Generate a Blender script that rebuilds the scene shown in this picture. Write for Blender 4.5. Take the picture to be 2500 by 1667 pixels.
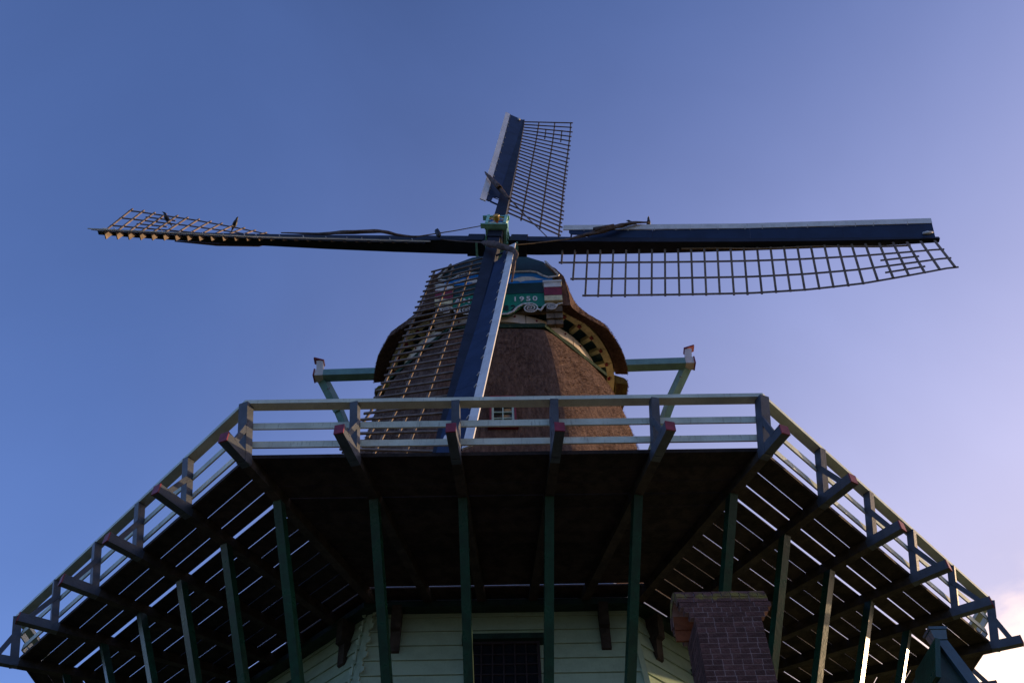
import bpy, math, random
from mathutils import Vector as V, Matrix
random.seed(7)
R=math.radians; PI=math.pi
sc=bpy.context.scene
for o in list(bpy.data.objects): bpy.data.objects.remove(o)

# ---------------------------------------------------------------- camera
cam=bpy.data.cameras.new('camera'); co=bpy.data.objects.new('camera',cam); sc.collection.objects.link(co); sc.camera=co
cr=V((0.999841,0.0020712,-0.0177139)); cu=V((0.0138256,-0.7174416,0.6964815)); cf=V((0.0112661,0.6966156,0.7173561))
m3=Matrix((cr,cu,-cf)).transposed()
co.matrix_world=Matrix.Translation((-0.0487,-18.4499,1.6))@m3.to_4x4()
cam.sensor_width=36; cam.lens=2220.636/2500*36; cam.shift_y=189.668/2500; cam.clip_end=5000; cam.clip_start=.05

# ---------------------------------------------------------------- world and sun
SUN_AZ,SUN_EL=R(64),R(10)       # azimuth measured from +y towards +x
sd=V((math.sin(SUN_AZ)*math.cos(SUN_EL),math.cos(SUN_AZ)*math.cos(SUN_EL),math.sin(SUN_EL)))
w=bpy.data.worlds.new('World'); sc.world=w; w.use_nodes=True
nt=w.node_tree; N=nt.nodes; L=nt.links; N.clear()
out=N.new('ShaderNodeOutputWorld'); bg=N.new('ShaderNodeBackground'); bg.inputs[1].default_value=.15
sky=N.new('ShaderNodeTexSky'); sky.sky_type='NISHITA'; sky.sun_disc=False
sky.sun_elevation=SUN_EL; sky.sun_rotation=SUN_AZ; sky.air_density=1.0; sky.dust_density=1.6; sky.ozone_density=2.2
def wn(t,**k):
    n=N.new(t)
    for a,b in k.items(): setattr(n,a,b)
    return n
def mathn(op,a,b=None,nodes=None,links=None):
    n=N.new('ShaderNodeMath'); n.operation=op
    for i,x in enumerate((a,b)):
        if x is None: continue
        if isinstance(x,(int,float)): n.inputs[i].default_value=x
        else: L.new(x,n.inputs[i])
    return n.outputs[0]
tint=wn('ShaderNodeMix',data_type='RGBA',blend_type='MULTIPLY'); tint.inputs[0].default_value=1
L.new(sky.outputs[0],tint.inputs[6]); tint.inputs[7].default_value=(.98,1.0,1.50,1)
tc=wn('ShaderNodeTexCoord'); dot=wn('ShaderNodeVectorMath',operation='DOT_PRODUCT'); L.new(tc.outputs['Generated'],dot.inputs[0]); dot.inputs[1].default_value=sd
sep=wn('ShaderNodeSeparateXYZ'); L.new(tc.outputs['Generated'],sep.inputs[0])
# thin high veil: faint, wide noise
nz=wn('ShaderNodeTexNoise'); nz.inputs['Scale'].default_value=2.2; nz.inputs['Detail'].default_value=5; nz.inputs['Distortion'].default_value=.6; L.new(tc.outputs['Generated'],nz.inputs['Vector'])
# low sun-side clouds
mp=wn('ShaderNodeMapping'); mp.inputs['Scale'].default_value=(4,4,9); L.new(tc.outputs['Generated'],mp.inputs[0])
nc=wn('ShaderNodeTexNoise'); nc.inputs['Scale'].default_value=1.6; nc.inputs['Detail'].default_value=7; nc.inputs['Roughness'].default_value=.55; L.new(mp.outputs[0],nc.inputs['Vector'])
lowm=wn('ShaderNodeMapRange'); L.new(sep.outputs[2],lowm.inputs[0]); lowm.inputs[1].default_value=.54; lowm.inputs[2].default_value=.43; lowm.inputs[3].default_value=0; lowm.inputs[4].default_value=1
cl=wn('ShaderNodeMapRange'); cl.interpolation_type='SMOOTHSTEP'; cl.inputs[1].default_value=.38; cl.inputs[2].default_value=.66
L.new(mathn('ADD',nc.outputs[0],mathn('MULTIPLY',mathn('SUBTRACT',lowm.outputs[0],.5),.35)),cl.inputs[0])
side=wn('ShaderNodeMapRange'); L.new(dot.outputs['Value'],side.inputs[0]); side.inputs[1].default_value=.45; side.inputs[2].default_value=.85
gate=wn('ShaderNodeMapRange'); gate.interpolation_type='SMOOTHSTEP'; L.new(dot.outputs['Value'],gate.inputs[0]); gate.inputs[1].default_value=.35; gate.inputs[2].default_value=.8
cmask=mathn('MULTIPLY',mathn('MULTIPLY',cl.outputs[0],lowm.outputs[0]),gate.outputs[0])
ccol=wn('ShaderNodeMix',data_type='RGBA'); L.new(side.outputs[0],ccol.inputs[0]); ccol.inputs[6].default_value=(2.6,2.4,2.9,1); ccol.inputs[7].default_value=(10,7.2,5.2,1)
mx=wn('ShaderNodeMix',data_type='RGBA'); L.new(cmask,mx.inputs[0]); vl=wn('ShaderNodeMapRange'); vl.interpolation_type='SMOOTHSTEP'; L.new(dot.outputs['Value'],vl.inputs[0]); vl.inputs[1].default_value=.0; vl.inputs[2].default_value=1.0; vl.inputs[4].default_value=.85
vx=wn('ShaderNodeMix',data_type='RGBA'); ve=wn('ShaderNodeMapRange'); L.new(sep.outputs[2],ve.inputs[0]); ve.inputs[1].default_value=.97; ve.inputs[2].default_value=.45
L.new(mathn('MULTIPLY',vl.outputs[0],ve.outputs[0]),vx.inputs[0]); L.new(tint.outputs[2],vx.inputs[6]); vx.inputs[7].default_value=(3.45,2.95,3.35,1); L.new(vx.outputs[2],mx.inputs[6]); L.new(ccol.outputs[2],mx.inputs[7])
# faint veil brightening
veil=wn('ShaderNodeMapRange'); L.new(nz.outputs[0],veil.inputs[0]); veil.inputs[1].default_value=.35; veil.inputs[2].default_value=.75; veil.inputs[3].default_value=.94; veil.inputs[4].default_value=1.12
vm=wn('ShaderNodeVectorMath',operation='SCALE'); L.new(mx.outputs[2],vm.inputs[0]); L.new(veil.outputs[0],vm.inputs['Scale'])
# air gets paler towards the horizon on every side
pe_=wn('ShaderNodeMapRange'); L.new(sep.outputs[2],pe_.inputs[0]); pe_.inputs[1].default_value=1.0; pe_.inputs[2].default_value=.4; pe_.inputs[3].default_value=.92; pe_.inputs[4].default_value=1.27
vm2=wn('ShaderNodeVectorMath',operation='SCALE'); L.new(vm.outputs[0],vm2.inputs[0]); L.new(pe_.outputs[0],vm2.inputs['Scale'])
L.new(vm2.outputs[0],bg.inputs[0]); L.new(bg.outputs[0],out.inputs[0])
sl=bpy.data.lights.new('sun','SUN'); sl.energy=5; sl.angle=R(.6); sl.color=(1,.68,.38)
so=bpy.data.objects.new('sun',sl); sc.collection.objects.link(so); so.rotation_euler=(-sd).to_track_quat('-Z','Y').to_euler(); so.location=(30,10,30)
sc.view_settings.view_transform='Standard'; sc.view_settings.look='None'; sc.view_settings.exposure=.34; sc.view_settings.gamma=1; sc.view_settings.use_curve_mapping=False

# ---------------------------------------------------------------- helpers
def mat(name,col,rough=.6,spec=.4,var=.12,nscale=6,bump=.0,bscale=40,stretch=(1,1,1),col2=None,metal=0,objvar=0,coat=0,cthr=(.4,.6),streak=0):
    m=bpy.data.materials.new(name); m.use_nodes=True; n=m.node_tree.nodes; l=m.node_tree.links
    p=n['Principled BSDF']; p.inputs['Roughness'].default_value=rough; p.inputs['Specular IOR Level'].default_value=spec; p.inputs['Metallic'].default_value=metal
    if coat: p.inputs['Coat Weight'].default_value=coat; p.inputs['Coat Roughness'].default_value=.12
    t=n.new('ShaderNodeTexCoord'); mp=n.new('ShaderNodeMapping'); mp.inputs['Scale'].default_value=stretch; l.new(t.outputs['Object'],mp.inputs[0])
    nz=n.new('ShaderNodeTexNoise'); nz.inputs['Scale'].default_value=nscale; nz.inputs['Detail'].default_value=6; nz.inputs['Roughness'].default_value=.6; l.new(mp.outputs[0],nz.inputs['Vector'])
    rmp=n.new('ShaderNodeMapRange'); rmp.inputs[1].default_value=cthr[0]; rmp.inputs[2].default_value=cthr[1]; l.new(nz.outputs[0],rmp.inputs[0])
    mx=n.new('ShaderNodeMix'); mx.data_type='RGBA'; l.new(rmp.outputs[0],mx.inputs[0])
    c2=col2 or tuple(c*(1-var*2) for c in col)
    mx.inputs[6].default_value=(*col,1); mx.inputs[7].default_value=(*c2,1); last=mx.outputs[2]
    if objvar:
        oi=n.new('ShaderNodeObjectInfo'); r2=n.new('ShaderNodeMapRange'); r2.inputs[3].default_value=1-objvar; r2.inputs[4].default_value=1+objvar; l.new(oi.outputs['Random'],r2.inputs[0])
        h=n.new('ShaderNodeHueSaturation'); l.new(r2.outputs[0],h.inputs['Value']); l.new(last,h.inputs['Color']); last=h.outputs[0]
    if streak:      # run-off dirt
        m2=n.new('ShaderNodeMapping'); m2.inputs['Scale'].default_value=(9,9,1.2); l.new(t.outputs['Object'],m2.inputs[0])
        n2=n.new('ShaderNodeTexNoise'); n2.inputs['Scale'].default_value=4; n2.inputs['Detail'].default_value=4; l.new(m2.outputs[0],n2.inputs['Vector'])
        r3=n.new('ShaderNodeMapRange'); r3.inputs[1].default_value=.58; r3.inputs[2].default_value=.75; r3.inputs[4].default_value=streak; l.new(n2.outputs[0],r3.inputs[0])
        m3=n.new('ShaderNodeMix'); m3.data_type='RGBA'; l.new(r3.outputs[0],m3.inputs[0]); l.new(last,m3.inputs[6]); m3.inputs[7].default_value=(.10,.10,.07,1); last=m3.outputs[2]
    l.new(last,p.inputs['Base Color'])
    rr=n.new('ShaderNodeMapRange'); rr.inputs[3].default_value=max(.05,rough-.12); rr.inputs[4].default_value=min(1,rough+.12); l.new(nz.outputs[0],rr.inputs[0]); l.new(rr.outputs[0],p.inputs['Roughness'])
    if bump:
        nb=n.new('ShaderNodeTexNoise'); nb.inputs['Scale'].default_value=bscale; nb.inputs['Detail'].default_value=5; l.new(mp.outputs[0],nb.inputs['Vector'])
        b=n.new('ShaderNodeBump'); b.inputs['Strength'].default_value=bump; b.inputs['Distance'].default_value=.03; l.new(nb.outputs[0],b.inputs['Height']); l.new(b.outputs[0],p.inputs['Normal'])
    return m
WD=(1,1,1)
M=dict(
 rail=mat('pale_green_rail_paint',(.50,.56,.47),.5,.4,.10,3,.15,30,streak=.55),
 post=mat('slate_blue_post_paint',(.050,.060,.078),.45,.4,.15,4,.2,30,streak=.25),
 tar=mat('tarred_joist_wood',(.045,.034,.026),.75,.25,.25,5,.4,30,objvar=.2),
 plank=mat('dark_deck_wood',(.038,.027,.021),.8,.2,.25,5,.5,25,stretch=(1,1,1),objvar=.35),
 red=mat('dark_red_paint',(.22,.018,.036),.5,.4,.15,9),
 strut=mat('bottle_green_gloss_paint',(.008,.048,.027),.3,.32,.2,5,.12,25,coat=.08,objvar=.15),
 navy=mat('navy_stock_paint',(.010,.013,.024),.5,.25,.2,3,.12,20),
 blue=mat('blue_wind_board_paint',(.008,.022,.062),.5,.25,.12,2,.1,20),
 white=mat('off_white_edge_paint',(.66,.65,.64),.5,.4,.08,3,.1,20,streak=.25),
 lath=mat('grey_brown_lattice_wood',(.18,.135,.105),.7,.3,.2,6,.4,30,objvar=.15),
 thatch=mat('brown_reed_thatch',(.150,.094,.070),.95,.1,.3,14,.7,70,stretch=(1,1,.22),col2=(.072,.042,.034),cthr=(.36,.64)),
 reed=mat('reed_tips',(.20,.12,.09),.95,.1,.3,9,.0,col2=(.09,.055,.04),cthr=(.4,.6)),
 moss=mat('mossy_reed_thatch',(.20,.18,.05),.95,.1,.3,9,1.0,60,stretch=(1,1,.4),col2=(.12,.09,.045),cthr=(.4,.6)),
 cream=mat('cream_yellow_paint',(.68,.60,.36),.55,.35,.12,6,.1,20,streak=.3),
 ring=mat('pale_curb_paint',(.62,.54,.45),.5,.4,.08,3,.05),
 teal=mat('dark_teal_panel',(.022,.085,.115),.5,.4,.2,5),
 dkgreen=mat('dark_green_paint',(.009,.034,.022),.5,.4,.25,5,.2,20),
 mossgreen=mat('mossy_green_band',(.012,.034,.020),.85,.2,.3,14,.6,40,col2=(.10,.12,.06),cthr=(.55,.75)),
 board=mat('pale_green_weatherboard',(.31,.41,.29),.42,.45,.08,3,.1,18,objvar=.06,streak=.2),
 trim=mat('grey_teal_paint',(.16,.33,.32),.4,.45,.10,4,.1,20,streak=.2),
 mint=mat('mint_iron_paint',(.26,.56,.46),.4,.45,.12,6,.1,20,streak=.15),
 winmint=mat('pale_mint_window_paint',(.42,.58,.50),.45,.4,.08,4),
 gable=mat('gable_board_green',(.0,.19,.105),.38,.45,.12,3),
 gdark=mat('gable_board_dark',(.008,.045,.045),.4,.45,.2,3),
 bluep=mat('bright_blue_paint',(.01,.21,.60),.45,.4,.12,4),
 wpaint=mat('white_sign_paint',(.66,.64,.60),.5,.4,.1,8),
 bpaint=mat('black_sign_paint',(.010,.022,.020),.5,.4,.1,8),
 natural=mat('weathered_bare_wood',(.20,.145,.095),.8,.2,.25,6,.5,30,streak=.4),
 sail=mat('brown_canvas',(.13,.095,.085),.85,.2,.2,7,.5,30),
 rope=mat('tan_rope',(.24,.17,.11),.9,.2,.2,20),
 gold=mat('yellow_ochre_paint',(.62,.34,.03),.35,.5,.15,12),
 rust=mat('orange_red_paint',(.48,.09,.03),.45,.4,.2,12),
 glass=mat('dark_window_glass',(.010,.012,.016),.08,.6,.1,3),
 muntin=mat('dark_red_brown_muntin',(.026,.018,.018),.4,.4,.1,9),
 mortar=mat('grey_lime_mortar',(.34,.25,.23),.95,.1,.12,12,.5,60),
 terra=mat('orange_terracotta',(.22,.075,.03),.8,.2,.15,8,.3,40),
 hoist=mat('dark_teal_gloss_paint',(.020,.062,.078),.3,.55,.2,5,.1,20,coat=.3),
 lead=mat('grey_lead_flashing',(.22,.25,.30),.35,.5,.15,6,.15,12),
 iron=mat('black_iron',(.02,.02,.022),.5,.5,.1,9),
 feather=mat('black_feathers',(.012,.012,.014),.5,.4,.2,20),
 leafgold=mat('lit_lath_paint',(.20,.15,.10),.6,.3,.1,6),
 grass=mat('meadow_grass',(.05,.075,.022),.95,.1,.3,.5,.6,5,col2=(.075,.08,.035)),
 paving=mat('brick_paving',(.22,.15,.12),.9,.2,.2,2,.5,12),
)
def brickmat():
    m=mat('dark_purple_brick',(.115,.056,.048),.85,.25,.2,10,.7,60,objvar=.32); n=m.node_tree.nodes; l=m.node_tree.links; p=n['Principled BSDF']
    src=p.inputs['Base Color'].links[0].from_socket; g=n.new('ShaderNodeNewGeometry')
    nz=n.new('ShaderNodeTexNoise'); nz.inputs['Scale'].default_value=5; nz.inputs['Detail'].default_value=6; l.new(g.outputs['Position'],nz.inputs['Vector'])
    sp=n.new('ShaderNodeSeparateXYZ'); l.new(g.outputs['Position'],sp.inputs[0]); hz=n.new('ShaderNodeMapRange'); l.new(sp.outputs[2],hz.inputs[0]); hz.inputs[1].default_value=7.60; hz.inputs[2].default_value=7.78
    ad=n.new('ShaderNodeMath'); ad.operation='MULTIPLY'; l.new(nz.outputs[0],ad.inputs[0]); l.new(hz.outputs[0],ad.inputs[1])
    r=n.new('ShaderNodeMapRange'); r.inputs[1].default_value=.45; r.inputs[2].default_value=.60; l.new(ad.outputs[0],r.inputs[0])
    mx=n.new('ShaderNodeMix'); mx.data_type='RGBA'; l.new(r.outputs[0],mx.inputs[0]); l.new(src,mx.inputs[6]); mx.inputs[7].default_value=(.17,.14,.03,1); l.new(mx.outputs[2],p.inputs['Base Color']); return m
M['brick']=brickmat(); M['mbrick']=M['brick']
COL=sc.collection
def link(name,me,mt=None,parent=None,world=None,mats=None):
    o=bpy.data.objects.new(name,me); COL.objects.link(o)
    if me is not None and mt is not None and not me.materials:
        for x in ([mt] if not isinstance(mt,(list,tuple)) else mt): me.materials.append(M[x])
    W=world if world is not None else Matrix.Identity(4)
    if parent is not None:
        o.parent=parent; o.matrix_parent_inverse=WM[parent].inverted()
    o.matrix_basis=W; WM[o]=W
    return o
WM={}
class MB:
    def __init__(s): s.v=[];s.f=[];s.mi=[];s.cur=0
    def add(s,vs,fs):
        b=len(s.v); s.v+= [tuple(x) for x in vs]; s.f+=[tuple(b+i for i in f) for f in fs]; s.mi+=[s.cur]*len(fs)
    def hexa(s,p): # 8 pts: bottom 4 then top 4
        s.add(p,[(3,2,1,0),(4,5,6,7),(0,1,5,4),(1,2,6,5),(2,3,7,6),(3,0,4,7)])
    def box(s,c,h,X=V((1,0,0)),Y=V((0,1,0)),Z=V((0,0,1))):
        c=V(c); p=[c+X*(sx*h[0])+Y*(sy*h[1])+Z*(sz*h[2]) for sz in(-1,1) for sx,sy in((-1,-1),(1,-1),(1,1),(-1,1))]; s.hexa(p)
    def bar(s,a,b,w,h,up=V((0,0,1)),w2=None,h2=None):
        a=V(a);b=V(b);d=(b-a).normalized(); X=d.cross(up).normalized(); U=X.cross(d).normalized()
        w2=w if w2 is None else w2; h2=h if h2 is None else h2
        p=[]
        for P,ww,hh in((a,w,h),(b,w2,h2)): p+=[P+X*(sx*ww/2)+U*(sy*hh/2) for sx,sy in((-1,-1),(1,-1),(1,1),(-1,1))]
        s.hexa(p)
    def prism(s,poly,ext):
        poly=[V(x) for x in poly]; ext=V(ext); n=len(poly)
        s.add(poly+[x+ext for x in poly],[tuple(range(n)),tuple(range(2*n-1,n-1,-1))]+[(i,i+n,(i+1)%n+n,(i+1)%n) for i in range(n)])
    def tube(s,path,rad,seg=8,cap=True,flat=1.0,up=V((0,0,1))):
        path=[V(p) for p in path]; n=len(path); vs=[]
        if not isinstance(rad,(list,tuple)): rad=[rad]*n
        for i,p in enumerate(path):
            d=(path[min(i+1,n-1)]-path[max(i-1,0)]).normalized(); X=d.cross(up)
            if X.length<1e-3: X=d.cross(V((0,1,0)))
            X.normalize(); U=X.cross(d)
            for k in range(seg):
                t=2*PI*k/seg; vs.append(p+X*(math.cos(t)*rad[i])+U*(math.sin(t)*rad[i]*flat))
        fs=[(i*seg+k,i*seg+(k+1)%seg,(i+1)*seg+(k+1)%seg,(i+1)*seg+k) for i in range(n-1) for k in range(seg)]
        if cap: fs+=[tuple(range(seg-1,-1,-1)),tuple((n-1)*seg+k for k in range(seg))]
        s.add(vs,fs)
    def mesh(s,name,smooth=False):
        me=bpy.data.meshes.new(name); me.from_pydata(s.v,[],s.f)
        if smooth:
            for p in me.polygons: p.use_smooth=True
        if any(s.mi):
            for p,i in zip(me.polygons,s.mi): p.material_index=i
        import bmesh
        bm=bmesh.new(); bm.from_mesh(me); bmesh.ops.recalc_face_normals(bm,faces=bm.faces); bm.to_mesh(me); bm.free()
        return me
    def build(s,name,mt,parent=None,smooth=False,world=None):
        return link(name,s.mesh(name,smooth),mt,parent,world)
def thing(name,label,cat,loc=(0,0,0),rotz=0,group=None):
    o=bpy.data.objects.new(name,None); COL.objects.link(o); o.empty_display_size=.3
    W=Matrix.Translation(loc)@Matrix.Rotation(rotz,4,'Z'); o.matrix_basis=W; WM[o]=W
    return tag(o,label,cat,group)
def tag(o,label,cat=None,group=None,kind=None):
    if label: o['label']=label
    if cat: o['category']=cat
    if group: o['group']=group
    if kind: o['kind']=kind
    return o
def one(fn,*a,**k):
    m=MB(); getattr(m,fn)(*a,**k); return m
def bar(name,a,b,w,h,mt,parent,up=V((0,0,1)),**k): return one('bar',a,b,w,h,up,**k).build(name,mt,parent)
def dirv(deg): return V((math.cos(R(deg)),math.sin(R(deg)),0))

# ---------------------------------------------------------------- ground
g=MB(); n=24; S=1500
g.add([(-S,-S,0),(S,-S,0),(S,S,0),(-S,S,0)],[(0,1,2,3)]); tag(g.build('ground','grass'),None,kind='structure')
g=MB(); g.prism([(-9,-24,.004),(9,-24,.004),(9,-7.4,.004),(-9,-7.4,.004)],(0,0,.02)); tag(g.build('paved_yard','paving'),None,kind='structure')

# ---------------------------------------------------------------- tower: lower body, smock, windows
CX=-.12
tower=thing('windmill_tower','eight-sided windmill tower with pale green boarded base and brown thatched upper part','windmill tower',(CX,0,0))
def apo_body(z): return 5.25+.15*(10.65-z)
T8=math.tan(PI/8)
NB=36; bh=10.62/NB
bmeshes={}
for j in range(NB):
    z0=j*bh; z1=z0+bh+.02
    m=MB(); a0=apo_body(z0)+.045; a1=apo_body(z1)+.012; zi=z0
    h0=(a0-.0)*T8-.02; h1=a1*T8-.02; hh=min(h0,h1)
    t=.03
    m.hexa([V((-h0,-a0,z0)),V((h0,-a0,z0)),V((h0,-a0+t,z0)),V((-h0,-a0+t,z0)),V((-h1,-a1,z1)),V((h1,-a1,z1)),V((h1,-a1+.02,z1)),V((-h1,-a1+.02,z1))])
    bmeshes[j]=m.mesh('weatherboard')
for k in range(8):
    W=Matrix.Translation((CX,0,0))@Matrix.Rotation(k*PI/4,4,'Z')
    for j in range(NB): link('weatherboard',bmeshes[j],'board',tower,W)
# corner boards with notched edge, one per corner; inner liner
for k in range(8):
    c=dirv(-90+22.5+45*k)
    m=MB()
    def cpt(z,o=0): return V((CX,0,z))+c*((apo_body(z)+o)/math.cos(PI/8))
    m.bar(cpt(.02,.0),cpt(10.5,.0),.10,.10,up=c)
    if k in (7,2,4):     # scrolled edge pieces nailed over board ends
        tn=V((-c.y,c.x,0))
        for j in range(NB):
            z=j*bh+.12; p=cpt(z,.05)
            for s in (-1,1):
                q=p+tn*s*.07
                m.prism([q+V((0,0,-.10)),q+tn*s*.06+V((0,0,-.07)),q+tn*s*.075+V((0,0,.0)),q+tn*s*.02+V((0,0,.03)),q+tn*s*.045+V((0,0,.09)),q+V((0,0,.12))],c*.03)
    m.build('corner_board','board' if k not in(0,) else 'board',tower)
m=MB()
pts=[];
for z in (0,10.6):
    for k in range(8): c=dirv(-67.5+45*k); pts.append(V((CX,0,z))+c*((apo_body(z)-.06)/math.cos(PI/8)))
m.add(pts,[(i,(i+1)%8,(i+1)%8+8,i+8) for i in range(8)]); m.build('wall_core','bpaint',tower)
# ring beam under the deck and its corbels
for k in range(8):
    W=Matrix.Translation((CX,0,0))@Matrix.Rotation(k*PI/4,4,'Z')
    m=MB(); o,i_=5.54,5.24
    m.hexa([V((-o*T8,-o,10.41)),V((o*T8,-o,10.41)),V((i_*T8,-i_,10.41)),V((-i_*T8,-i_,10.41)),V((-o*T8,-o,10.52)),V((o*T8,-o,10.52)),V((i_*T8,-i_,10.52)),V((-i_*T8,-i_,10.52))])
    m.build('ring_beam','dkgreen',tower,world=W)
    for x in (-1.73,1.73):
        m=MB(); y=-apo_body(10.42)-.05
        m.prism([V((x-.08,y,10.42)),V((x-.08,y-.26,10.42)),V((x-.08,y-.24,9.99)),V((x-.08,y-.17,9.96)),V((x-.08,y-.15,9.60)),V((x-.08,y-.02,9.54))],(.16,0,0))
        m.build('corbel','tar',tower,world=W)
# base windows
def window(parent,W,x,y,z0,z1,wd,cols,rows,fm,mm,frame=.07,dep=.07,surround=None):
    fr=MB()
    for xx in (-wd/2+frame/2,wd/2-frame/2): fr.box((x+xx,y,(z0+z1)/2),(frame/2,dep/2,(z1-z0)/2))
    for zz in (z0+frame/2,z1-frame/2): fr.box((x,y,zz),(wd/2-frame-.001,dep/2-.002,frame/2))
    f=fr.build('window_frame',fm,parent,world=W)
    iw=(wd-2*frame); ih=(z1-z0-2*frame)
    for c in range(1,cols): one('box',(x-iw/2+iw*c/cols,y+.004,(z0+z1)/2),(.012,dep/2-.012,ih/2)).build('glazing_bar',mm,f,world=W)
    for r in range(1,rows): one('box',(x,y+.006,z0+frame+ih*r/rows),(iw/2,dep/2-.014,.012)).build('glazing_bar',mm,f,world=W)
    for c in range(cols):
        for r in range(rows):
            a=random.uniform(-.02,.02); b=random.uniform(-.02,.02)
            cx=x-iw/2+iw*(c+.5)/cols; cz=z0+frame+ih*(r+.5)/rows
            one('box',(cx,y+.012,cz),(iw/cols/2-.004,.003,ih/rows/2-.004),X=V((1,a,0)).normalized(),Z=V((0,b,1)).normalized()).build('pane','glass',f,world=W)
    if surround:
        s=MB(); e=.045
        s.box((x-wd/2-e/2-.002,y-.01,(z0+z1)/2),(e/2,dep/2+.02,(z1-z0)/2)); s.box((x+wd/2+e/2+.002,y-.01,(z0+z1)/2),(e/2,dep/2+.02,(z1-z0)/2)); s.box((x,y-.03,z0-.04),(wd/2+.09,dep/2+.05,.035)); s.box((x,y-.01,z1+.03),(wd/2+.05,dep/2+.02,.028))
        s.build('window_surround',surround,parent,world=W)
    return f
for k in (0,7,1,4):
    W=Matrix.Translation((CX,0,0))@Matrix.Rotation(k*PI/4,4,'Z')
    # lean with the wall: shear by rotating about x
    Wl=W@Matrix.Translation((0,-apo_body(9.78)-.10,9.78))@Matrix.Rotation(-math.atan(.15),4,'X')
    x0=.05 if k==0 else -.1
    window(tower,Wl,x0,0,-1.75,-.06,1.18,6,8,'muntin','muntin',.05)
    m=MB(); m.box((x0,-.01,.0),(.68,.09,.055)); m.build('window_head','dkgreen',tower,world=Wl)
# smock
SM=[(10.68,4.95),(11.4,4.72),(12.5,4.48),(14,4.22),(15.4,4.00),(16.85,3.79),(18.6,3.56),(19.7,3.38),(20.6,3.17),(21.08,3.02)]
def apo_smock(z):
    for (za,aa),(zb,ab) in zip(SM,SM[1:]):
        if z<=zb: t=(z-za)/(zb-za); return aa+(ab-aa)*t
    return SM[-1][1]
from mathutils import noise
def smock_pt(th,z,off=0):     # th angle rad; octagon with slightly rounded arrises
    a=apo_smock(z)+off
    k=round((th+PI/2)/(PI/4)); ph=th-(k*PI/4-PI/2)
    r=a/math.cos(ph); rc=a/math.cos(PI/8)*.988
    r=-math.log(math.exp(-14*r)+math.exp(-14*rc))/14+.012 if r>rc-.35 else r
    return V((CX+r*math.cos(th),r*math.sin(th),z))
nth,nz_=192,110
vs=[];fs=[]
for j in range(nz_+1):
    z=10.68+(21.08-10.68)*j/nz_
    for i in range(nth):
        th=2*PI*i/nth; p=smock_pt(th,z); n_=V((math.cos(th),math.sin(th),0))
        d=noise.noise(V((p.x*1.1,p.y*1.1,p.z*.9)))*.035+noise.noise(V((p.x*6,p.y*6,p.z*3)))*.008
        vs.append(p+n_*d)
fs=[(j*nth+i,j*nth+(i+1)%nth,(j+1)*nth+(i+1)%nth,(j+1)*nth+i) for j in range(nz_) for i in range(nth)]
m=MB(); m.add(vs,fs); m.build('smock_thatch','thatch',tower,smooth=False)
# protruding reed ends
def stubble(name,mt,parent,sampler,count,seed,ln=.10,wd=.007):
    rnd=random.Random(seed); vs=[];fs=[]
    for i in range(count):
        p,nrm,dn=sampler(rnd)
        t=nrm.cross(dn).normalized(); l_=ln*rnd.uniform(.5,1.5)
        d=(dn*rnd.uniform(.6,1)+nrm*rnd.uniform(.25,.7)+t*rnd.uniform(-.25,.25)).normalized()
        b=len(vs); t=t*wd*rnd.uniform(.6,1.3); p0=p-nrm*.01
        vs+=[p0-t,p0+t,p0+d*l_]; fs.append((b,b+1,b+2))
    m=MB(); m.add(vs,fs); me=bpy.data.meshes.new(name); me.from_pydata([tuple(v) for v in m.v],[],m.f)
    return tag(link(name,me,mt,parent),None,kind='stuff')
def smp(rnd):
    th=R(rnd.uniform(-185,30)); z=rnd.uniform(11.5,21.0); p=smock_pt(th,z); k=round((th+PI/2)/(PI/4)); c=k*PI/4-PI/2
    n_=V((math.cos(c),math.sin(c),.15)).normalized(); return p,n_,V((n_.x*.17,n_.y*.17,-1)).normalized()
stubble('reed_ends','reed',tower,smp,60000,3)
# lead skirt at the foot of the smock
for k in range(8):
    W=Matrix.Translation((CX,0,0))@Matrix.Rotation(k*PI/4,4,'Z'); m=MB(); o,i_=5.25,4.80
    m.hexa([V((-o*T8,-o,10.76)),V((o*T8,-o,10.76)),V((o*T8,-o+.03,10.75)),V((-o*T8,-o+.03,10.75)),V((-i_*T8,-i_,11.45)),V((i_*T8,-i_,11.45)),V((i_*T8,-i_+.03,11.43)),V((-i_*T8,-i_+.03,11.43))]); m.build('flashing_board','lead',tower,world=W)
# green band at the smock top
for k in range(8):
    W=Matrix.Translation((CX,0,0))@Matrix.Rotation(k*PI/4,4,'Z'); m=MB()
    for (o,i_,za,zb) in ((3.09,2.8,20.98,21.13),(3.03,2.8,21.131,21.22)):
        m.hexa([V((-o*T8,-o,za)),V((o*T8,-o,za)),V((i_*T8,-i_,za)),V((-i_*T8,-i_,za)),V((-o*T8,-o,zb)),V((o*T8,-o,zb)),V((i_*T8,-i_,zb)),V((-i_*T8,-i_,zb))])
    m.build('top_rail','mossgreen',tower,world=W)
m=MB(); m.tube([(CX,0,21.0),(CX,0,21.9)],2.75,48,False); m.build('curb_drum','bpaint',tower,smooth=True)
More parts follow.
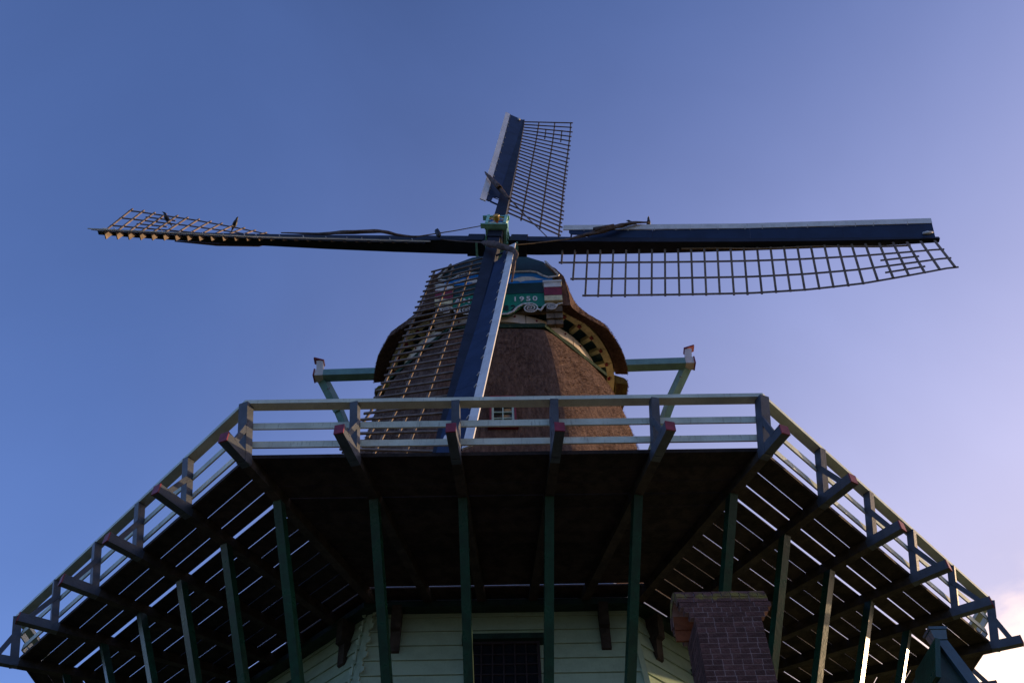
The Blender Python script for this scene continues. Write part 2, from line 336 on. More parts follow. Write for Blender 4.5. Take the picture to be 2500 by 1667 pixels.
# pale curb ring in segments
def arcseg(m,c,r0,r1,z0,z1,a0,a1,n=5):
    for i in range(n):
        t0=a0+(a1-a0)*i/n; t1=a0+(a1-a0)*(i+1)/n
        P=[]
        for z in (z0,z1):
            P+=[V(c)+dirv(t0)*r0+V((0,0,z)),V(c)+dirv(t1)*r0+V((0,0,z)),V(c)+dirv(t1)*r1+V((0,0,z)),V(c)+dirv(t0)*r1+V((0,0,z))]
        m.hexa(P)
for k in range(12):
    m=MB(); arcseg(m,(CX,0,0),2.80,3.00,21.36,21.74,-90+30*k-15+.25,-90+30*k+15-.25,6); s=m.build('curb_segment','ring',tower)
    for dd in (-9,9):
        m=MB(); a=-90+30*k+dd; c=V((CX,0,21.6))+dirv(a)*3.0; m.tube([c,c+dirv(a)*.03],.03,6); m.build('bolt','red',s)
# smock window
Wl=Matrix.Translation((CX+.1,-apo_smock(16.9)-.07,16.9))@Matrix.Rotation(-.13,4,'X')
window(tower,Wl,0,0,-.58,.46,.52,2,4,'winmint','winmint',.05,.10,'red')

# ---------------------------------------------------------------- cap
HZ=23.943
YAW=.0262*-1
CAPC=V((-.05,0,21.8))
cap=thing('turning_cap','thatched windmill cap turned to the front with painted gable board dated 1950','windmill cap',CAPC,YAW)
CW=Matrix.Translation((-.05,0,0))@Matrix.Rotation(YAW,4,'Z')     # cap frame (z absolute)
def capobj(mb,name,mt,parent=cap,smooth=False): return mb.build(name,mt,parent,smooth,world=CW)
# thatch shell: sections along y
RO,RI,ZE=3.80,3.44,21.86
YF,YB=-3.10,3.75
def wout(y):
    yy=max(-3.6,min(3.79,y)); base=math.sqrt(max(.02,RO*RO-yy*yy))
    if y<-2.2:                     # pulls in to the gable width
        t=min(1,(-2.2-y)/(.98)); base=base*(1-t**1.5)+1.98*t**1.5
    if y>2.6: base=max(base,1.6)
    return base
def zr(y): return 24.45+.35*math.sin(max(0,min(1,(y-YF)/4.0))*PI*.7)-.15*max(0,y-1)
def prof(h,y=0):
    k=4.6-1.2*min(1,max(0,(y+3.2)/1.5)); return max(0,(1-h**k))**.82
def shell_pt(y,side,u,off=0):      # u 0 eave..1 ridge
    h=u; ze=ZE-.04 if y>-2.6 else ZE+.0
    wo=wout(y)-off; hh=math.sin(u*PI/2)**1.0
    wb=1.98+.75*math.sin(max(0,min(1,(y+3.18)/4.2))*PI/2) if y<1.02 else 2.73-.25*(y-1.02)
    wb=min(wb,wo+off)-off
    dz=(zr(y)-off-ze)*hh; fl=1 if dz<.22 else math.exp(-((dz-.22)/.42)**1.3)
    x=wb*prof(hh,y)+(wo-wb)*fl
    return V((side*x,y,ze+(zr(y)-off-ze)*hh))
def cap_shell(y0,y1,name,mt,ny,seed):
    nu=34; vs=[];fs=[]
    cols=[(1,i/nu) for i in range(nu)]+[(-1,1-i/nu) for i in range(nu+1)]; nc=len(cols)
    for off in (0,.36):
        for j in range(ny+1):
            y=y0+(y1-y0)*j/ny
            for s,u in cols:
                p=shell_pt(y,s,u,off)
                if off and u<.02: p.z=ZE+.05*0
                d=noise.noise(V((p.x*1.6,p.y*1.6,p.z*1.6+seed)))*.045+noise.noise(V((p.x*6,p.y*6,p.z*6)))*.02
                vs.append(p+V((p.x,0,p.z-22)).normalized()*(d if not off else 0))
    b=(ny+1)*nc
    for j in range(ny):
        for i in range(nc-1):
            fs.append((j*nc+i,j*nc+i+1,(j+1)*nc+i+1,(j+1)*nc+i)); fs.append((b+j*nc+i,b+(j+1)*nc+i,b+(j+1)*nc+i+1,b+j*nc+i+1))
        for i in (0,nc-1): fs.append((j*nc+i,(j+1)*nc+i,b+(j+1)*nc+i,b+j*nc+i))
    for j in (0,ny):
        for i in range(nc-1): fs.append((j*nc+i,b+j*nc+i,b+j*nc+i+1,j*nc+i+1))
    m=MB(); m.add(vs,fs); return capobj(m,name,mt)
cap_shell(YF,-.50,'front_thatch','thatch',44,0)
cap_shell(-.12,YB,'rear_thatch','moss',40,5)
# thatch bridging above the cross beam
vs=[];fs=[];nu=18
cols=[(1,.28+.72*i/nu) for i in range(nu)]+[(-1,1-.72*i/nu) for i in range(nu+1)]
for y in (-.50,-.31,-.12):
    for s,u in cols: vs.append(shell_pt(y,s,u,.01))
nc=len(cols); m=MB(); m.add(vs,[(j*nc+i,j*nc+i+1,(j+1)*nc+i+1,(j+1)*nc+i) for j in range(2) for i in range(nc-1)]); capobj(m,'bridge_thatch','thatch')
def cps(rnd):
    y=rnd.uniform(YF,YB); s=rnd.choice((-1,1)); u=rnd.random()**1.8
    while -.48<=y<=-.14 and u<.28: y=rnd.uniform(YF,YB)
    p=shell_pt(y,s,u); n_=V((p.x,y*.5,(p.z-21.6)*1.0)).normalized(); dn=V((s*.3,0,-1)); dn=(dn-n_*dn.dot(n_)).normalized()
    return CW@p,(CW.to_3x3()@n_),(CW.to_3x3()@dn)
stubble('cap_reed_ends','reed',cap,cps,26000,9,.045)
def cpe(rnd):   # shaggy eave underside
    y=rnd.uniform(YF,YB); s=rnd.choice((-1,1)); off=rnd.random()*.36; p=shell_pt(y,s,0,off); 
    if -.5<=y<=-.12: y=-1.5; p=shell_pt(y,s,0,off)
    return CW@V((p.x,p.y,ZE-.02)),V((0,0,-1)),V((s,0,-.2)).normalized()
stubble('eave_reed_ends','thatch',cap,cpe,14000,10,.06)
# outer cream ring with blocks and panels
for k in range(36):
    a=-90+10*k
    if abs(((a+90+180)%360)-180)<25: continue
    m=MB(); arcseg(m,(0,0,0),3.20,3.41,21.93,22.10,a-5+.15,a+5-.15,2); capobj(m,'ring_segment','cream')
    m=MB(); d=dirv(a+5); t=V((-d.y,d.x,0)); m.box(d*3.08+V((0,0,21.97)),(.17,.065,.075),X=d,Y=t); bl=capobj(m,'soffit_block','cream')
    m=MB(); m.box(d*3.24+V((0,0,21.925)),(.045,.06,.035),X=d,Y=t); capobj(m,'block_end','red',bl)
    m=MB(); arcseg(m,(0,0,0),2.70,3.30,22.12,22.15,a-5+.1,a+5-.1,2); capobj(m,'soffit_panel','teal')
GW=CW@Matrix.Translation((.04,0,0))@Matrix.Translation((0,0,23.4))@Matrix.Diagonal((1.09,1,1.15,1))@Matrix.Translation((0,0,-23.4))
def gobj(mb,name,mt,parent=cap): return mb.build(name,mt,parent,False,world=GW)
# gable wall and boards (cap frame; front plane y=-3.05)
def gp(x,z,y=-3.14): return V((x,y,z))
sh=[(-1.60,21.95),(1.60,21.95),(1.66,22.9),(1.62,23.3),(1.28,23.95),(.75,24.28),(0,24.4),(-.75,24.28),(-1.28,23.95),(-1.62,23.3),(-1.66,22.9)]
m=MB(); m.prism([gp(x,z,-2.98) for x,z in sh],(0,.08,0)); gobj(m,'gable_wall','natural')
up=[(-1.55,23.20),(-1.30,23.10),(-1.05,23.30),(-.8,23.40),(.8,23.40),(1.05,23.30),(1.30,23.10),(1.55,23.20),(1.22,23.86),(.7,24.16),(0,24.3),(-.7,24.16),(-1.22,23.86)]
m=MB(); m.prism([gp(x,z,-3.14) for x,z in up],(0,.05,0)); gobj(m,'upper_gable_board','gdark')
def strip(path,w,name,mt,y,th=.03):
    m=MB()
    for a,b in zip(path,path[1:]):
        a2=V((a[0],0,a[1])); b2=V((b[0],0,b[1])); d=(b2-a2).normalized(); e=d*w*.35; n_=V((-d.z,0,d.x))*w/2
        m.hexa([V((p.x,y+dy,p.z)) for dy in (0,th) for p in (a2-e-n_,b2+e-n_,b2+e+n_,a2-e+n_)])
    return gobj(m,name,mt)
for s in (-1,1):
    strip([(s*.35,23.41),(s*.85,23.41),(s*1.02,23.36),(s*1.16,23.22),(s*1.32,23.12),(s*1.55,23.17),(s*1.59,23.22),(s*1.27,23.82)],.05,'white_edging','wpaint',-3.20)
bb=[(-1.42,22.95),(1.42,22.95),(1.42,23.12),(1.1,23.33),(.85,23.37),(-.85,23.37),(-1.1,23.33),(-1.42,23.12)]
m=MB(); m.prism([gp(x,z,-3.16) for x,z in bb],(0,.05,0)); bband=gobj(m,'blue_band','bluep')
for s in (-1,1):   # painted white fish
    fish=[(.28,22.99),(.33,23.05),(.30,23.11),(.42,23.13),(.50,23.18),(.64,23.22),(.78,23.21),(.92,23.19),(1.05,23.12),(1.20,23.07),(1.0,23.05),(.7,23.04),(.58,22.99),(.52,23.04),(.40,23.05)]
    pts=[gp(s*x,z,-3.166) for x,z in fish]; m=MB(); m.add(pts,[tuple(range(len(pts)))]); gobj(m,'painted_fish','wpaint',bband)
lb=[(-1.5,22.95),(-1.5,21.98),(-1.32,21.98),(-1.20,21.90),(-1.05,21.86),(-.88,21.98),(-.6,22.03),(-.42,21.85),(-.22,21.70),(0,21.68),(.22,21.70),(.42,21.85),(.6,22.03),(.88,21.98),(1.05,21.86),(1.2,21.90),(1.32,21.98),(1.5,21.98),(1.5,22.95)]
m=MB(); m.prism([gp(x,z,-3.16) for x,z in [(-1.2,22.945),(-1.2,21.99)]+[(x,z) for x,z in lb if abs(x)<1.0]+[(1.2,21.99),(1.2,22.945)]],(0,.06,0)); gb=gobj(m,'date_board','gable')
m=MB(); m.box((0,-3.168,22.72),(1.17,.004,.21)); gobj(m,'dark_panel','gdark',gb)
wave=[(0,21.69),(.22,21.70),(.36,21.78),(.48,21.95),(.62,22.06),(.78,22.08)]
for s in (-1,1):
    strip([(s*x,z) for x,z in wave],.045,'white_wave','wpaint',-3.20)
    for (cx,cz,r0,turns,ph) in ((.80,21.90,.19,2.6,1.6),(1.33,21.93,.13,2.4,1.6)):
        pth=[]
        for i in range(int(turns*16)+1):
            t=i/16; rr=r0*(1-t/turns*.93); an=ph-t*2*PI; pth.append((s*(cx+rr*1.05*math.cos(an)),cz+rr*math.sin(an)))
        strip(pth,.032,'volute','wpaint',-3.195,.02)
    strip([(s*.98,21.86),(s*1.06,21.80),(s*1.14,21.95),(s*1.22,22.04),(s*1.33,22.06)],.04,'white_wave','wpaint',-3.198)
    strip([(s*1.46,21.95),(s*1.50,22.02),(s*1.62,22.05)],.035,'white_wave','wpaint',-3.198)
    # striped beam end: white, red, cream blocks
    for (z0,z1,mt,nm,dy,w) in ((22.78,22.86,'wpaint','beam_end_moulding',.12,.245),(22.60,22.778,'wpaint','white_beam_end',.10,.225),(22.28,22.598,'red','red_beam_end',.09,.225),(22.08,22.278,'cream','cream_beam_end',.08,.225)):
        m=MB(); m.box((s*1.40,-3.17-dy/2,(z0+z1)/2),(w,dy/2+.02,(z1-z0)/2)); gobj(m,nm,mt)
    for q_,(z0,z1) in enumerate(((21.80,22.04),(21.60,21.795),(21.42,21.595))):
        for r_ in range(2): 
            m=MB(); m.box((s*(1.30+.21*r_),-3.06+.05*q_,(z0+z1)/2),(.10,.07,(z1-z0)/2-.004)); gobj(m,'weathered_block','natural')
def text(s,x,z,size,mt,parent,y=-3.175,bold=.018,sx=1):
    cu_=bpy.data.curves.new('t','FONT'); cu_.body=s; cu_.size=size; cu_.extrude=.004; cu_.offset=bold*.35; cu_.space_character=1.35; cu_.align_x='CENTER'
    o=bpy.data.objects.new('t',cu_); COL.objects.link(o); dg=bpy.context.evaluated_depsgraph_get(); me=bpy.data.meshes.new_from_object(o.evaluated_get(dg)); bpy.data.objects.remove(o)
    for p in me.polygons: p.use_smooth=False
    W=GW@Matrix.Translation((x,y,z))@Matrix.Rotation(PI/2,4,'X')@Matrix.Diagonal((sx,1,1,1))
    me.materials.clear(); return link('lettering',me,mt,parent,W)
text('1950',.68,22.20,.25,'wpaint',gb); text('ANNO',-.68,22.20,.25,'wpaint',gb)
text('82',.28,21.86,.27,'bpaint',gb)
# cross beam (spruit), braces, tail
def cp(x,y,z): return CW@V((x,y,z))
SPZ=22.44
m=MB(); m.bar(V((-5.38,-.31,SPZ)),V((5.58,-.31,SPZ)),.28,.26); spr=capobj(m,'cross_beam','trim')
for s,xe in ((-1,-5.38),(1,5.58)):
    m=MB(); m.box((xe+s*.13,-.31,SPZ),(.13,.145,.135)); capobj(m,'white_beam_tip','white',spr)
    m=MB(); m.box((xe+s*.275,-.31,SPZ),(.02,.16,.15)); capobj(m,'red_tip_plate','red',spr)
    top=V((xe+s*.06,-.17,SPZ)); bot=V((s*.25,6.3,14.4)); d=(bot-top).normalized()
    bend=top+d*3.4+V((s*.18,0,-.10))
    m=MB(); m.bar(top-d*.12,top+d*1.1,.24,.26); m.bar(top+d*1.0+V((0,.02,.02)),bend,.23,.21); m.bar(bend-d*.05,bot,.22,.20); br=capobj(m,'long_brace','trim')
    u_=V((xe+s*.12,-.31,SPZ+.12)); v_=u_+V((s*.06,-.02,.46))
    m=MB(); m.bar(u_,v_,.20,.20,up=V((0,1,0))); capobj(m,'white_post_head','white',br)
    m=MB(); m.bar(v_+V((s*-.13,0,-.02)),v_+V((s*.19,-.01,.10)),.25,.05,up=V((0,0,1))); capobj(m,'red_cap_board','red',br)
    for f in (.45,1.9): 
        m=MB(); c=top+d*f+V((0,-.15,-.02)); m.box(c,(.035,.02,.035)); capobj(m,'bolt','red',br)
m=MB(); m.bar(V((0,3.6,22.0)),V((0,7.2,11.2)),.34,.34); capobj(m,'tail_pole','trim')
m=MB(); m.bar(V((-2.4,3.2,22.2)),V((2.4,3.2,22.2)),.26,.26); capobj(m,'short_cross_beam','trim')

# ---------------------------------------------------------------- sails
H=V((-.1055,-4.2,HZ)); AX=V((-.0255131,-.9750277,.2206130)); A=V((.9915031,-.0528397,-.1188680)); B=V((.1275567,.2157058,.9680911)); B2=V((.0911770,.2174955,.9717934))
KB=.291; SEP=.4
A=(A-AX*A.dot(AX)).normalized(); B2=(B2-AX*B2.dot(AX)).normalized(); Bm=(B-AX*B.dot(AX)).normalized()
sails=thing('sail_cross','four bare lattice windmill sails in a cross with navy stocks and white board edges','windmill sails',H)
ARMS={'R':(H-AX*SEP,A,Bm,12.08),'T':(H,B2,-A,11.78),'L':(H-AX*SEP,-A,-Bm,12.08),'B':(H,-B2,A,11.89)}
def ap(arm,r,mo=0,fo=0):
    O,d,m_,L_=ARMS[arm]; return O+d*r+AX*(KB*(max(r,0)/L_)**2+fo)+m_*mo
def lerp(x,T):
    if x<=T[0][0]: return T[0][1]
    for (a,b),(c,d) in zip(T,T[1:]):
        if x<=c: return b+(d-b)*(x-a)/(c-a)
    return T[-1][1]
TW=[(2,24),(7,21),(8.4,18),(9.8,12.5),(11.9,0)]
TWS={'R':TW,'T':TW,'L':[(2,24),(6.4,20),(7.3,16),(8.6,9.5),(9.9,4),(11.9,-2)],'B':[(2,16),(7,13),(9.8,10),(11.9,0)]}
WB=R(24)
for arm in 'RTLB':
    O,d,m_,L_=ARMS[arm]; rn=random.Random(arm)
    # stock half
    m=MB(); rs=[0,1.2,3,5,7,9,11,L_]; W_=[.36,.36,.33,.29,.25,.21,.17,.12]; D_=[.42,.42,.38,.33,.27,.21,.16,.12]
    if arm in 'TB': W_=[x*.92 for x in W_]; D_=[x*.8 for x in D_]
    ring=[]
    for r,ww,dd in zip(rs,W_,D_):
        ring+=[ap(arm,r,sx*ww/2,sy*dd/2) for sx,sy in((-1,-1),(1,-1),(1,1),(-1,1))]
    n=len(rs); fs=[(4*i+k,4*i+(k+1)%4,4*i+4+(k+1)%4,4*i+4+k) for i in range(n-1) for k in range(4)]+[(0,1,2,3),(4*n-1,4*n-2,4*n-3,4*n-4)]
    m.add(ring,fs); st=m.build('sail_stock','navy',sails)
    # wind boards
    wv=m_*math.cos(WB)+AX*math.sin(WB); nrm=(-m_*math.sin(WB)+AX*math.cos(WB))
    def wp(r,w_,f=0): return ap(arm,r,.06,.02+.03)+wv*w_+nrm*(.0+f)
    # dark blue board in four lengths
    LE=L_-.10 if arm!='B' else L_+.22
    cuts=[1.85,4.4,7.1,9.6,LE]
    for i,(ra,rb) in enumerate(zip(cuts,cuts[1:])):
        if i==0: poly=[(2.02,.50),(2.02,.42),(2.08,.34),(2.45,.32),(2.62,.22),(2.66,-.04),(rb,-.04),(rb,.50)]
        else: poly=[(ra+.006,.50),(ra+.006,-.04),(rb,-.04),(rb,.50)]
        pf=[wp(r,w_) for r,w_ in poly]; m=MB(); m.prism(pf,nrm*.03); m.build('wind_board','blue',st)
    m=MB(); m.bar(wp(2.1,.36),wp(2.08,.0),.05,.04,up=nrm); m.build('board_stay','blue',st)
    for i,(ra,rb) in enumerate(((1.85,6.9),(6.906,LE))):
        m=MB(); m.prism([wp(ra,.50,.016),wp(rb-(0.0),.50,.016),wp(rb-.0,.69,.016),wp(ra,.69,.016)],nrm*.03); m.build('white_edge_board','white',st)
    for i in range(15):
        r=2.5+i*.62+rn.uniform(-.15,.15)
        m=MB(); c=wp(r,.50,.05); m.bar(c-wv*.05,c+wv*.03+nrm*.05,.018,.02,up=d); m.build('sail_cleat','white',st)
    # lattice bars
    NBAR=29; r0=1.87; dr=(11.95 if arm in 'RL' else L_-.13)-1.87
    def tv(r): t=R(lerp(r,TWS[arm])); return (-m_*math.cos(t)-AX*math.sin(t))
    Wd=1.87 if arm!='B' else 1.66
    for i in range(NBAR):
        r=r0+dr*i/(NBAR-1); t=tv(r); full=Wd+rn.uniform(-.015,.03)+.07
        if arm=='R' and i==0: full=Wd/3+.08
        if arm=='R' and i==1: full=Wd*2/3+.08
        a_=ap(arm,r)-t*.12; b_=ap(arm,r)+t*full+d*rn.uniform(-.012,.012)
        m=MB(); m.bar(a_,b_,.055,.035,up=t.cross(d)); m.build('lattice_bar','lath',st)
    for i in range(2,NBAR):
        r=r0+dr*i/(NBAR-1)
        if r>L_-.15: continue
        t=tv(r); m=MB(); m.prism([ap(arm,r,.0),ap(arm,r)-t*.50,ap(arm,r)-t*.52+nrm*.03,wp(r,.48,-.004),wp(r,.08,-.004)],d*.03); m.build('board_bracket','lath',st)
    for f,i0 in ((1/3,0),(2/3,1),(1,2)):
        if arm!='R': i0=0
        m=MB(); pr=None
        P=[]
        for i in range(i0*2,2*NBAR-1):
            r=r0+dr*(i/2)/(NBAR-1)
            if i==i0*2: r-=.08
            if i==2*NBAR-2: r+=.10
            t=tv(r); nn=t.cross(d); nn=nn if nn.dot(AX)<0 else -nn
            P.append((ap(arm,r)+t*Wd*f+nn*.035,t,nn))
        vs=[];fs=[]
        for p,t,nn in P: vs+=[p-t*.024-nn*.015,p+t*.024-nn*.015,p+t*.024+nn*.015,p-t*.024+nn*.015]
        n=len(P); fs=[(4*i+k,4*i+(k+1)%4,4*i+4+(k+1)%4,4*i+4+k) for i in range(n-1) for k in range(4)]+[(0,1,2,3),(4*n-1,4*n-2,4*n-3,4*n-4)]
        m.add(vs,fs); m.build('lattice_rail','lath',st)
    for f in (.5,.83):
        m=MB(); ra,rb=r0+dr*24/28-.12,r0+dr*26/28+.12; pa=ap(arm,ra)+tv(ra)*Wd*f; pb=ap(arm,rb)+tv(rb)*Wd*f
        nn=tv(ra).cross(d); nn=nn if nn.dot(AX)<0 else -nn
        m.bar(pa+nn*.035,pb+nn*.035,.045,.03,up=nn); m.build('short_lattice_rail','lath',st)
    # tip lashing
    m=MB(); c=wp(L_-.28,.12,.05); m.tube([c-d*.13-m_*.02,c,c+d*.14+m_*.03],[.03,.06,.035],7); m.build('tip_lashing','white',st,smooth=True)
    # clamp at the hub
    for s in (-1,):
        m=MB(); m.box(ap(arm,.62,0,0),(.24,.24 if arm in 'RL' else .2,.25 if arm in 'RL' else .2),X=d,Y=m_,Z=AX); m.build('stock_clamp','navy',st)
# canister (poll end)
X_=A; Y_=B2; 
def fr(x,y,f): return H+X_*x+Y_*y+AX*f
m=MB()
for s in (-1,1): m.box(fr(s*.255,0,-.02),(.04,.34,.42),X=X_,Y=Y_,Z=AX)      # cheeks of outer mortise
m.box(fr(0,-.06,.26),(.31,.34,.05),X=X_,Y=Y_,Z=AX)
m.box(fr(0,.0,-.66),(.34,.33,.07),X=X_,Y=Y_,Z=AX)
for s in (-1,1): m.box(fr(0,s*.28,-.40),(.33,.05,.2),X=X_,Y=Y_,Z=AX)
pe=m.build('poll_end','mint',sails)
for s in (-1,1):
    m=MB(); m.box(fr(-.04,-.06+s*.33,.32),(.38,.028,.07),X=X_,Y=Y_,Z=AX); m.build('flange','mint',pe)
    # curved side web
    pts=[]; 
    for t in range(9):
        an=t/8*PI/2; pts.append((.30+.24*(1-math.cos(an)) ,.24-.72*math.sin(an)))
    poly=[fr(s*x,-.17,f) for x,f in [(.28,.24)]+pts+[(.60,-.62),(.28,-.62)]]
    m=MB(); m.prism(poly,Y_*.05); m.prism([p+Y_*.30 for p in poly],Y_*.05); m.build('side_web','mint',pe)
    m=MB(); m.box(fr(s*.58,0,-.42),(.03,.30,.22),X=X_,Y=Y_,Z=AX); m.build('side_plate','mint',pe)
m=MB(); m.tube([fr(0,-.06,.31),fr(0,-.06,.35)],.32,24); disc=m.build('painted_disc','winmint',pe)
m=MB()
for i in range(24):
    t0,t1=2*PI*i/24,2*PI*(i+1)/24
    m.hexa([fr(r*math.cos(t),-.06+r*math.sin(t),f) for f in (.352,.365) for r,t in((.27,t0),(.27,t1),(.31,t1),(.31,t0))])
m.build('yellow_ring','gold',pe)
for i in range(8):
    an=2*PI*i/8+.2; 
    m=MB(); P=[(.02,an-.4),(.12,an-.32),(.25,an),(.12,an+.32),(.02,an+.4)]
    m.prism([fr(r*math.cos(t),-.06+r*math.sin(t),.352) for r,t in P],AX*(.016+.002*(i%2))); m.build('star_point','rust' if i%3==0 else ('bluep' if i%3==1 else 'wpaint'),pe)
m=MB(); m.tube([fr(0,-.06,.35),fr(0,-.06,.52)],.095,6); m.build('gold_boss','gold',pe)
for x in (-.1,.07):
    m=MB(); m.box(fr(x,-.36,.16),(.06,.14,.05),X=X_,Y=Y_,Z=AX); m.build('wedge','navy',pe)
m=MB(); m.tube([H-AX*.5,H-AX*2.6],.30,20); m.build('windshaft','navy',sails,smooth=True)

# furled canvas, one per sail
def smooth_path(P,n=8):
    out=[]
    P=[V(p) for p in P]; Q=[P[0]*2-P[1]]+P+[P[-1]*2-P[-2]]
    for i in range(1,len(Q)-2):
        for k in range(n):
            t=k/n; a,b,c,d=Q[i-1:i+3]
            out.append(.5*((2*b)+(c-a)*t+(2*a-5*b+4*c-d)*t*t+(3*b-3*c+d-a)*t**3))
    out.append(P[-1]); return out
NXT={'R':'B','B':'L','L':'T','T':'R'}
LAB={'R':'brown rolled canvas twisted across the right sail with an open roll end','T':'brown rolled canvas wrapped over the foot of the upright sail',
     'L':'long brown rolled canvas wound round the left sail','B':'grey-brown rolled canvas draped over the white edge of the lower sail'}
for arm in 'RTLB':
    th=thing('furled_canvas',LAB[arm],'sailcloth',ap(arm,3,0,.3),0,'furled sailcloths')
    st=lambda r,mo,f: ap(arm,r,mo,f)
    if arm=='L': P=[st(6.4,.0,.24),st(5.2,.25,.34),st(4.2,.55,.52),st(3.3,.38,.50),st(2.7,.30,.36),st(2.3,.25,.32)]; rd=[.02,.045,.07,.06,.04,.03]
    elif arm=='B': P=[st(3.9,.72,.10),st(3.2,.74,.36),st(2.75,.72,.46),st(2.25,.30,.42),st(1.85,-.02,.34),st(1.6,-.25,.28)]; rd=[.02,.04,.07,.10,.11,.045]
    else: P=[st(4.3,.76,.42),st(3.85,.62,.45),st(3.4,.42,.42),st(2.95,.20,.36),st(2.5,-.0,.32),st(2.1,-.2,.28)]; rd=[.02,.05,.075,.085,.06,.035]
    path=smooth_path(P,9); rr=[]
    for i in range(len(path)):
        t=i/(len(path)-1)*(len(rd)-1); k=min(int(t),len(rd)-2); rr.append(rd[k]+(rd[k+1]-rd[k])*(t-k))
    m=MB(); seg=12; vs=[]; n=len(path)
    for i,p in enumerate(path):
        d=(path[min(i+1,n-1)]-path[max(i-1,0)]).normalized(); X=d.cross(AX).normalized(); U=X.cross(d)
        for k in range(seg):
            t=2*PI*k/seg; r=rr[i]*(1+.16*math.sin(3*t+i*.55)+.08*math.sin(5*t-i*.4)+.05*math.sin(i*1.3))
            vs.append(p+X*math.cos(t)*r+U*math.sin(t)*r*.8)
    m.add(vs,[(i*seg+k,i*seg+(k+1)%seg,(i+1)*seg+(k+1)%seg,(i+1)*seg+k) for i in range(n-1) for k in range(seg)]+[tuple(range(seg-1,-1,-1)),tuple((n-1)*seg+k for k in range(seg))])
    roll=m.build('canvas_roll','sail',th,smooth=True)
    if arm in 'RT':   # open rolled edge
        c=st(2.75,.16,.40); e=st(3.3,.38,.46); vs=[];fs=[]
        dd=(c-e).normalized(); X=dd.cross(AX).normalized(); U=X.cross(dd)
        for j,p in enumerate((e,e+(c-e)*.6,c)):
            for k in range(15):
                t=k/14*PI*1.75-.6; r=.05+.02*j; vs.append(p+X*math.cos(t)*r+U*math.sin(t)*r)
        fs=[(j*15+k,j*15+k+1,(j+1)*15+k+1,(j+1)*15+k) for j in range(2) for k in range(14)]; m=MB(); m.add(vs,fs)
        fl=m.build('loose_fold','sail',th,smooth=True); md=fl.modifiers.new('s','SOLIDIFY'); md.thickness=.015
    nx=NXT[arm]; e={'R':ap(nx,1.25,.2,.05),'T':ap(nx,1.46,.17,.15),'L':ap(nx,.4,.17,.1),'B':ap(nx,1.65,.1,.2)}[arm]
    s0=P[-1]; mid=(s0+e)/2
    m=MB(); m.tube([s0,s0+(e-s0)*.5-V((0,0,.03)),e],[.022,.016,.014],6); m.build('rope','rope' if arm in'RL' else 'sail',th)
    if arm=='L':
        c=s0+(e-s0)*.28; m=MB(); m.tube([c+V((-.02,0,.22)),c+V((-.03,0,.12)),c,c-V((-.03,0,.12)),c-V((-.05,0,.22))],[.02,.07,.08,.07,.02],8); m.build('wooden_toggle','feather',th,smooth=True)
    if arm=='L':
        m=MB(); m.tube([ap(arm,9.8,-.1,-.2),ap(arm,8.5,-.12,-.25),ap(arm,7.2,-.1,-.2),ap(arm,6.2,.05,.1)],[.02,.05,.06,.04],8); m.build('canvas_roll','sail',th,smooth=True)
    if arm=='R':
        m=MB(); m.tube(smooth_path([ap(arm,r,-.16-.05*math.sin(r*1.9)-(.0 if r<9.3 else .04),-.05) for r in (5.2,6.3,7.2,8,8.8,9.4,9.9,10.4,10.9,11.3)]),[.03]*73,6); m.build('hem_rope','rope',th)

# birds
def LP(r,f):
    t=R(lerp(r,TWS['L'])); return ap('L',r)+(-ARMS['L'][2]*math.cos(t)-AX*math.sin(t))*1.87*f+V((0,0,.02))
b_r=ap('R',3.85,.06,.05)+(ARMS['R'][2]*math.cos(WB)+AX*math.sin(WB))*.72
b_r2=ap('R',4.3,.06,.05)+(ARMS['R'][2]*math.cos(WB)+AX*math.sin(WB))*.72
birds=[(b_r,V((-1,-.2,0)),'left one of two black birds perched on the white edge of the right sail',.75),
       (b_r2,V((0,-1,.0)),'right one of two black birds perched on the white edge of the right sail',.75),
       (LP(10.6,.72),V((-.6,-.8,0)),'black bird perched amid the lattice near the tip of the left sail',.9),
       (LP(8.65,1.0),V((.5,-.8,0)),'black bird perched on the outer lattice rail midway along the left sail',.9)]
import bmesh as _bm
for (p,f,lab,s) in birds:
    # body lofted as one continuous surface
    u=V((0,0,1)); f=f.normalized(); path=[p+f*-.26*s-u*.04*s,p+f*-.15*s+u*.03*s,p+f*-.05*s+u*.09*s,p+f*.05*s+u*.15*s,p+f*.10*s+u*.21*s,p+f*.13*s+u*.26*s,p+f*.18*s+u*.275*s,p+f*.26*s+u*.25*s]
    m=MB(); m.tube(smooth_path(path,3),[x*s for x in [.012,.02,.03,.035,.05,.062,.075,.08,.08,.075,.07,.06,.05,.045,.045,.045,.042,.038,.030,.018,.010,.003]][:22],10,up=f.cross(u))
    r=f.cross(u); 
    for sg in (-1,1): m.tube([p+r*.025*sg*s+u*.05*s,p+r*.025*sg*s-u*.02*s],.008*s,5)
    tag(m.build('bird','feather',None,smooth=True),lab,'bird','black birds perched on the sails')

